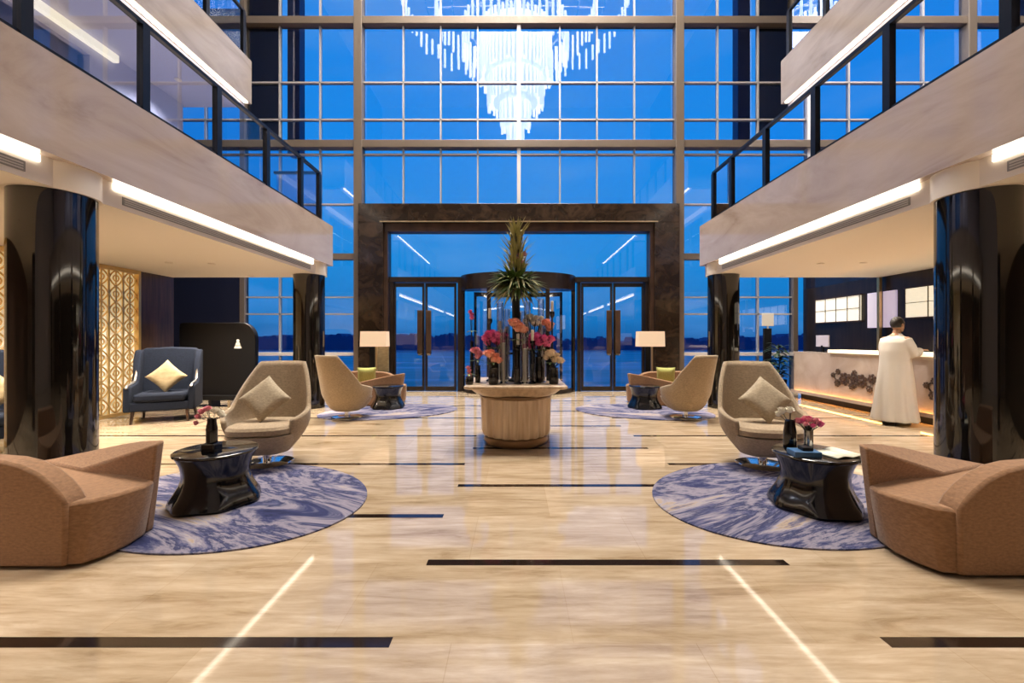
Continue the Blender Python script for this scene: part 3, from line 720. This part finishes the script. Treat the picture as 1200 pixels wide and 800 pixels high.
# ================================================================== WING CHAIRS (blue)
def wing_chair():
    t_ = thing('wing_chair', '', 'armchair')
    MB().box(-.40, .40, -.42, .36, .20, .36).build('seat_frame', 'wing_blue', t_, bevel=.03)
    MB().box(-.35, .35, -.45, .24, .36, .50).build('seat_cushion', 'wing_blue', t_, bevel=.045)
    bp = [(-.40, .22), (.40, .22), (.42, .9), (.43, 1.20), (.36, 1.25), (0, 1.27), (-.36, 1.25), (-.43, 1.20), (-.42, .9)]
    MB().loft([[(x_, .26+.10*(z-.3), z) for x_, z in bp], [(x_, .38+.14*(z-.3), z) for x_, z in bp]]).build('backrest', 'wing_blue', t_, bevel=.03)
    for s in (-1, 1):
        w_ = [(.36, .5), (.40, 1.22), (.24, 1.22), (.12, 1.05), (.10, .80), (.02, .66), (-.40, .62), (-.42, .20), (.36, .2)]
        MB().prism(w_, 'x', s*.38, s*.48).build('wing', 'wing_blue', t_, bevel=.025)
        MB().tube([(s*.43, .14, .92), (s*.43, .11, .80), (s*.43, .03, .69), (s*.43, -.10, .655), (s*.43, -.40, .635), (s*.43, -.435, .60)], .022, 8).build('silver_trim', 'nailhead_silver', t_)
        for y in (-.37, .30):
            MB().tube([(s*.36, y, .22), (s*.38, y*1.06, 0)], [.03, .018], 8).build('leg', 'dark_wood', t_)
    return t_
wc = wing_chair(); wc.location = (-6.20, 7.55, 0); wc.rotation_euler = (0, 0, R(28)); tag(wc, 'dark blue wing chair with cream cushion in front of the gold lattice', None, 'blue wing chairs')
dup(wc, (-6.62, 5.35, 0), R(40), 'dark blue wing chair half hidden behind the black column nearest the sofa')
pillow('throw_cushion', 'pillow_cream', 'cream patterned diamond cushion on the blue wing chair before the gold lattice', (-6.13, 7.48, .76), .42, R(28), R(-14), group='cream diamond cushions')
pillow('throw_cushion', 'pillow_cream', 'cream diamond cushion on the half hidden blue wing chair', (-6.52, 5.28, .76), .42, R(40), R(-14), group='cream diamond cushions')
# ================================================================== GOLD LATTICE SCREENS
for i, (y0, y1) in enumerate(((3.75, 5.25), (5.27, 6.77), (6.79, 8.28))):
    s_ = thing('lattice_screen', ['gold lattice wall screen hidden mostly by the black column', 'gold lattice wall screen beside the half hidden blue chair', 'glowing gold lattice wall screen behind the blue wing chair'][i], 'screen', (WLX+.02, y0, 0), 0, 'gold lattice screens')
    w_ = y1-y0
    MB().box(0, .01, .02, w_-.02, .05, 2.70).build('glow_panel', 'lattice_glow', s_)
    fr = MB()
    for a, c, z0, z1 in ((0, .05, 0, 2.73), (w_-.05, w_, 0, 2.73), (.05, w_-.05, 0, .06), (.05, w_-.05, 2.66, 2.73)): fr.box(.01, .10, a, c, z0, z1)
    fr.build('frame', 'gold', s_)
    la = MB(); nc = 5; cw = (w_-.10)/nc; ch_ = .29
    for q in range(nc):
        yc = .05+cw*(q+.5)
        for r_ in range(9):
            zc = .06+ch_*(r_+.5)
            pts = [(yc+cw*.47*math.copysign(abs(math.cos(2*PI*k_/16))**1.5, math.cos(2*PI*k_/16)), zc+ch_*.49*math.copysign(abs(math.sin(2*PI*k_/16))**1.5, math.sin(2*PI*k_/16))) for k_ in range(17)]
            la.tube([(.05, a, c) for a, c in pts], .014, 5)
            la.box(.042, .058, yc-.012, yc+.012, zc-ch_/2, zc+ch_/2)
            la.tube([(.05, yc+cw*.2*math.cos(2*PI*k_/10), zc+ch_*.2*math.sin(2*PI*k_/10)) for k_ in range(11)], .012, 5)
        if q: la.box(.04, .06, .05+cw*q-.015, .05+cw*q+.015, .06, 2.66)
    la.build('lattice', 'gold', s_)
# ================================================================== BLACK ROUNDED SCREEN
bs = thing('rounded_screen', 'tall black rounded screen with a small pale emblem, behind the beige swivel chair', 'screen', (-6.28, 9.02, 0))
pts = [(-.80, .22), (.78, .22), (.80, 1.30)]
for k_ in range(9): a = R(90*k_/8); pts.append((.50+.30*math.cos(a), 1.42+.34*math.sin(a)))
for k_ in range(5): a = R(90+90*k_/4); pts.append((-.72+.08*math.cos(a), 1.68+.08*math.sin(a)))
MB().prism(pts, 'y', -.06, .06).build('panel', 'matt_black', bs, bevel=.01)
MB().box(-.76, .74, -.16, .16, .14, .24).build('base_beam', 'matt_black', bs, bevel=.01)
for x in (-.62, -.1, .3, .62): MB().box(x-.03, x+.03, -.14, .14, 0, .15).build('foot', 'steel' if x > .2 else 'matt_black', bs)
em = MB().prism([(.36, 1.22), (.52, 1.22), (.50, 1.27), (.38, 1.27)], 'y', -.075, -.06).prism([(.385, 1.28), (.495, 1.28), (.475, 1.34), (.455, 1.35), (.425, 1.35), (.405, 1.34)], 'y', -.075, -.06)
em.prism([(.44+.03*math.cos(2*PI*k_/12), 1.38+.03*math.sin(2*PI*k_/12)) for k_ in range(12)], 'y', -.075, -.06)
em.build('emblem', 'bloom_white', bs)['label'] = 'pale crown shaped emblem'
# ================================================================== FLOOR LAMPS + BOARD
def floor_lamp():
    t_ = thing('floor_lamp', '', 'lamp')
    MB().box(-.18, .18, -.12, .12, 0, .03).build('base', 'matt_black', t_, bevel=.005)
    MB().box(-.12, .0, -.03, .03, .03, 1.24).build('pole', 'matt_black', t_)
    MB().box(.02, .06, -.02, .02, .03, 1.24).build('slim_pole', 'brass_line', t_)
    h = MB(); a, b__ = (.31, .14), (.30, .13)
    h.loft([[(-.31, -.14, 1.24), (.31, -.14, 1.24), (.31, .14, 1.24), (-.31, .14, 1.24)], [(-.30, -.13, 1.60), (.30, -.13, 1.60), (.30, .13, 1.60), (-.30, .13, 1.60)]], cap=False)
    h.build('lamp_shade', 'lamp_shade', t_, solid=.006, smooth=False)
    MB().ball((0, 0, 1.40), .04).build('bulb', 'ledge_glow', t_)
    return t_
lp = floor_lamp(); lp.location = (3.20, 10.20, 0); tag(lp, 'floor lamp with pale rectangular shade standing before the portal on reception side', None, 'rectangular shade lamps')
dup(lp, (-3.38, 10.20, 0), 0, 'floor lamp with pale rectangular shade beside the tan board')
bd = thing('display_board', 'tan upright board on dark plinth below the lamp shade', 'display', (-3.27, 10.36, 0))
MB().box(-.17, .17, -.02, .02, .62, 1.26).build('panel', 'pillow_cream', bd)
MB().box(-.20, .20, -.05, .05, 0, .62).build('plinth', 'matt_black', bd, bevel=.008)
pillow('throw_cushion', 'pillow_lime', 'lime cushion on the distant brown sofa beside the tan board', (-3.30, 9.42, .60), .40, R(20), R(10), False)
pillow('throw_cushion', 'pillow_lime', 'lime cushion on the distant brown sofa on the reception side', (3.30, 9.42, .60), .40, R(-20), R(10), False)
# ================================================================== RECEPTION
dk = thing('reception_desk', 'long pale marble reception desk with glowing base and dark flower reliefs', 'reception desk', (6.70, 7.6, 0))
MB().box(0, .05, -3.0, 2.70, .18, 1.09).box(.05, .75, 2.62, 2.70, .18, 1.09).build('front_panel', 'desk_marble', dk, bevel=.006)
MB().box(.12, .70, -3.0, 2.62, 0, .20).build('plinth', 'matt_black', dk)
MB().box(.0, .80, -3.0, 2.72, 1.09, 1.12).build('worktop', 'desk_marble', dk, bevel=.004)
MB().box(-.085, 0, -3.0, 2.7, .150, .165).box(-.085, -.072, -3.0, 2.7, .165, .215).build('base_ledge', 'desk_marble', dk)
MB().box(-.06, -.01, -3.0, 2.69, .166, .178).build('base_light', 'desk_glow', dk)
MB().box(.06, .115, -3.0, 2.6, .150, .178).build('base_light', 'desk_glow', dk)
MB().box(-.06, .34, -2.8, 1.50, 1.125, 1.19).build('ledge', 'ledge_glow', dk, bevel=.004)
for yy in (1.05, .62, -1.0):
    fm = MB()
    for zc, yc, rr in ((.60, .05, .15), (.66, -.20, .11), (.50, .24, .09), (.74, .22, .07), (.47, -.14, .08), (.56, -.33, .06), (.66, .36, .06)):
        for i in range(7):
            a = 2*PI*i/7; fm.ball((-.012, yc+rr*.6*math.cos(a), zc+rr*.6*math.sin(a)), (.02, rr*.34, rr*.34), 8, 6)
        fm.ball((-.02, yc, zc), (.03, rr*.3, rr*.3), 8, 6)
    fm.tube([(-.006, -.33, .56), (-.008, -.20, .66), (-.008, .05, .60), (-.008, .22, .74), (-.006, .36, .66), (-.006, .24, .50)], .014, 6)
    fm.tube([(-.006, .05, .60), (-.006, -.14, .47)], .012, 6)
    o = fm.build('flower_relief', 'dark_wood', dk); o.location = (0, yy, 0)
for i, (y0, y1) in enumerate(((9.63, 11.05), (6.6, 8.50))):
    p_ = thing('light_panel', ['glowing cream wall panel nearest the windows behind reception', 'glowing cream wall panel partly behind the black column, above the robed person'][i], 'light panel', (WRX-.03, (y0+y1)/2, 1.84), 0, 'glowing wall panels')
    h = (y1-y0)/2
    MB().box(-.02, .02, -h, h, 0, .57).build('diffuser', 'panel_glow', p_)
    gr = MB()
    for q in range(5): gr.box(-.03, -.02, -h+2*h*q/4-.008, -h+2*h*q/4+.008, 0, .57)
    gr.box(-.03, -.02, -h, h, .28, .29); gr.box(-.035, .025, -h-.03, h+.03, -.03, 0).box(-.035, .025, -h-.03, h+.03, .57, .60)
    gr.build('frame', 'dark_wood', p_)
for i, (y0, y1) in enumerate(((9.10, 9.42), (8.72, 9.02))):
    o = MB().box(WRX-.05, WRX-.005, y0, y1, 1.66, 2.42).build('wall_screen', 'screen_lilac', bevel=.004)
    tag(o, ['lilac lit wall screen beyond the thin gold post', 'lilac lit wall screen just before the thin gold post'][i], 'screen', 'lilac wall screens')
tag(MB().box(WRX-.12, WRX-.06, 9.03, 9.09, 0, 2.72).build('gold_post', 'gold'), 'thin gold post between the lilac wall screens', 'post')
mo = thing('monitor', 'small pale desk monitor at the window end of the reception desk', 'monitor', (7.0, 9.75, 1.121), R(0))
MB().box(-.08, .08, -.10, .10, 0, .015).build('base', 'matt_black', mo); MB().box(-.02, .02, -.03, .03, .015, .15).build('stand', 'matt_black', mo)
MB().box(-.015, .015, -.2, .2, .12, .38).build('display', 'lilac_paint', mo, bevel=.005)
pt = thing('potted_plant', 'leafy dark green plant in dark pot at the window end of the desk', 'plant', (6.52, 10.60, 0))
MB().lathe([(.13, 0), (.18, .40), (.17, .42), (.15, .40), (.01, .38)], 28).build('pot', 'matt_black', pt)
fo = MB(); random.seed(2)
for k_ in range(120):
    a = random.uniform(0, 2*PI); z = random.uniform(.45, 1.25)
    leafblade(fo, (.05*math.cos(a), .05*math.sin(a), z), (math.cos(a), math.sin(a), random.uniform(.1, 1.0)), random.uniform(.2, .38), .04, .5)
fo.build('foliage', 'leaf_dark', pt)
MB().tube([(0, 0, .4), (.02, 0, .9), (0, .02, 1.3)], .014, 6).build('stem', 'stem_dark', pt)
sg = thing('sign_stand', 'dark sign stand with small white sign by the window behind reception', 'sign', (6.60, 11.22, 0))
MB().lathe([(.17, 0), (.17, .015), (.02, .03)], 28).build('base', 'matt_black', sg)
MB().box(-.10, .10, -.03, .03, .03, 1.70).build('post', 'matt_black', sg, bevel=.004)
MB().box(-.15, .15, -.04, -.01, 1.76, 2.10).box(-.02, .02, -.03, 0, 1.68, 1.78).build('sign_face', 'bloom_white', sg, bevel=.004)
# downlights
for s in (-1, 1):
    rank = ['second from windows, inner row', 'second from windows, outer row', 'third from windows, inner row', 'third from windows, outer row', 'fourth from windows, inner row', 'fourth from windows, outer row', 'nearest the windows', 'inner row, behind the viewer', 'outer row, behind the viewer']
    for i, (x, y) in enumerate(((5.35, 7.5), (6.02, 7.4), (5.6, 5.4), (6.4, 5.2), (5.4, 2.4), (6.4, 2.2), (5.6, 9.0), (5.6, -.5), (6.4, -1.5))):
        dl = thing('downlight', '', 'downlight', (s*x, y, 2.728), 0, 'recessed downlights')
        dl['label'] = 'small recessed downlight in the low ceiling, %s side, %s' % ('reception' if s > 0 else 'lattice', rank[i])
        MB().lathe([(.045, .004), (.06, 0), (.06, .014), (.045, .014)], 20).build('trim_ring', 'white_paint', dl)
        MB().lathe([(.04, .006), (.04, .012)], 16).build('lens', 'lens_glow', dl)
        spot((s*x, y, 2.715), SPOT_W*(2.4 if s < 0 else 1.05), WARM)
for s in (-1, 1):  # gallery fittings and their spots are added to brighten the upper level
    for i, y in enumerate((2.2, 5.0, 8.2)):
        dl = thing('downlight', 'added fill downlight in the upper gallery ceiling, %s side, %s' % ('reception' if s > 0 else 'lattice', ['nearest the viewer', 'middle one', 'nearest the windows'][i]), 'downlight', (s*6.5, y, 6.388), 0, 'added gallery downlights')
        MB().lathe([(.045, .004), (.06, 0), (.06, .014), (.045, .014)], 20).build('trim_ring', 'white_paint', dl)
        MB().lathe([(.04, .006), (.04, .012)], 16).build('lens', 'lens_glow', dl)
        spot((s*6.5, y, 6.375), 260, (1, .95, .96))
# ================================================================== CHANDELIER (above the frame, mirrored in the glass)
cd = thing('chandelier', 'huge white tiered glass chandelier mirrored in the glass wall', 'chandelier', (XC-.1, 7.0, 8.8))
def tier(nm, r0, z0, z1, n_, rad):
    mb = MB()
    for i in range(n_):
        a = 2*PI*i/n_; x, y = r0*math.cos(a), r0*math.sin(a)
        mb.tube([(x, y, z0+.15*math.sin(i*1.7)), (x, y, z1)], rad, 6)
    mb.build(nm, 'chandelier_glow', cd)
for r0, z0, z1, n_ in ((.30, 0, 1.2, 10), (.55, .7, 1.6, 18), (1.05, 1.5, 2.5, 40), (1.35, 2.5, 4.5, 56), (2.0, 3.3, 4.55, 44), (3.0, 4.6, 5.5, 60), (4.2, 4.9, 5.6, 70)):
    tier('crystal_tier', r0, z0, z1, n_, .05)
for r0, z0, z1 in ((.22, .05, 1.3), (.45, .8, 1.7), (.85, 1.6, 2.5), (1.2, 2.55, 4.45)):
    MB().lathe([(r0*.9, z0), (r0, z0+.05), (r0, z1-.05), (r0*.9, z1)], 40).build('frosted_drum', 'drum_glow', cd)
hub = MB()
for r0, z in ((.4, 4.2), (1.0, 4.4), (1.75, 4.5), (2.4, 5.2), (3.4, 5.3)):
    hub.tube([(r0*math.cos(2*PI*i/40), r0*math.sin(2*PI*i/40), z) for i in range(41)], .03, 6)
for i in range(8): hub.tube([(0, 0, 5.4), (3.4*math.cos(PI*i/4), 3.4*math.sin(PI*i/4), 5.3)], .025, 6)
hub.tube([(0, 0, 4.2), (0, 0, 9.18)], .04, 8)
hub.build('frame', 'steel', cd)
# ================================================================== PERSON
pe = thing('person', 'person in long white robe standing at the reception desk, seen from behind', 'person', (6.28, 7.07, 0), R(10))
b_ = MB()
def cap(pts, rad, n_=14):
    b_.tube(pts, rad, n_)
    for p, r_ in ((pts[0], rad[0]), (pts[-1], rad[-1])): b_.ball(p, r_, 12, 8)
# trunk, neck, head (facing local +x)
cap([(0, 0, .92), (.0, 0, 1.10), (.01, 0, 1.30), (.01, 0, 1.42)], [.15, .14, .15, .10])
cap([(.01, 0, 1.40), (.035, 0, 1.55)], [.058, .055])
b_.ball((.055, 0, 1.655), (.098, .076, .115), 24, 18)
b_.ball((.085, 0, 1.60), (.066, .058, .062), 16, 12)                       # jaw
b_.tube([(.140, 0, 1.668), (.160, 0, 1.640), (.168, 0, 1.622), (.145, 0, 1.612)], [.010, .014, .017, .012], 8)   # nose
b_.ball((.140, 0, 1.586), (.016, .026, .008), 10, 6); b_.ball((.140, 0, 1.574), (.015, .022, .008), 10, 6)          # lips
b_.ball((.130, 0, 1.548), (.022, .024, .016), 10, 6)
b_.ball((.134, 0, 1.688), (.018, .052, .010), 12, 6)                        # brow
for s in (-1, 1):
    b_.ball((.045, s*.080, 1.640), (.022, .010, .034), 10, 8)               # ear
    cap([(.01, s*.17, 1.40), (.06, s*.23, 1.16)], [.055, .044])             # upper arm
    cap([(.06, s*.23, 1.16), (.30, s*.15, 1.235)], [.042, .028])            # forearm
    cap([(.0, s*.09, .92), (.01, s*.09, .50), (-.01, s*.09, .09)], [.085, .055, .038])
    H = Vector((.335, s*.14, 1.235)); b_.ball(tuple(H), (.05, .042, .016), 14, 8)      # palm
    for f_, (dy, L) in enumerate(((-.030, .062), (-.011, .074), (.010, .070), (.029, .055))):
        p0 = H+Vector((.038, dy, 0)); p1 = p0+Vector((L*.55, dy*.15, .004)); p2 = p1+Vector((L*.45, 0, -.018))
        cap([tuple(p0), tuple(p1), tuple(p2)], [.0095, .009, .0075], 8)
    p0 = H+Vector((-.01, -s*.036, 0)); p1 = p0+Vector((.035, -s*.022, -.004)); p2 = p1+Vector((.03, -s*.002, -.008))
    cap([tuple(p0), tuple(p1), tuple(p2)], [.012, .010, .0085], 8)
    cap([(-.02, s*.09, .05), (.12, s*.10, .035)], [.04, .03])
b_.build('body', 'skin', pe, remesh=.006)
rb = MB(); rings = []
for z, rx, ry, ox, fold in ((.07, .28, .31, -.01, .10), (.30, .255, .275, -.01, .09), (.60, .23, .25, -.005, .07), (.90, .205, .225, 0, .025), (1.05, .19, .215, 0, .015), (1.22, .185, .225, .005, .008), (1.36, .165, .225, .01, 0), (1.43, .13, .18, .01, 0), (1.475, .075, .085, .02, 0), (1.505, .066, .068, .03, 0)):
    rings.append([(ox+rx*(1+fold*math.cos(9*2*PI*i/72+z*1.5))*math.cos(2*PI*i/72), ry*(1+fold*math.cos(9*2*PI*i/72+z*1.5))*math.sin(2*PI*i/72), z) for i in range(72)])
rb.loft(rings)
for s in (-1, 1):
    rb.tube([(.01, s*.15, 1.40), (.03, s*.21, 1.28), (.06, s*.245, 1.16), (.16, s*.215, 1.185), (.27, s*.16, 1.225)], [.085, .078, .072, .064, .056], 16)
rb.build('robe', 'robe_white', pe, remesh=.012)
hr = MB().ball((.035, 0, 1.675), (.103, .084, .112), 24, 18)
for v in list(hr.bm.verts):
    if v.co.x > .085 and v.co.z < 1.715: v.co.x = .085
    if v.co.z < 1.60: v.co.z = 1.60
hr.build('hair', 'hair', pe)
for s in (-1, 1):
    MB().ball((.130, s*.032, 1.662), .012, 10, 8).build('eye', 'eye', pe)
    MB().loft([[(.02+.15*math.cos(2*PI*i/20), s*.10+.05*math.sin(2*PI*i/20), 0.0) for i in range(20)], [(.02+.15*math.cos(2*PI*i/20), s*.10+.05*math.sin(2*PI*i/20), .03) for i in range(20)], [(.01+.11*math.cos(2*PI*i/20), s*.10+.042*math.sin(2*PI*i/20), .075) for i in range(20)]]).build('shoe', 'shoe', pe)
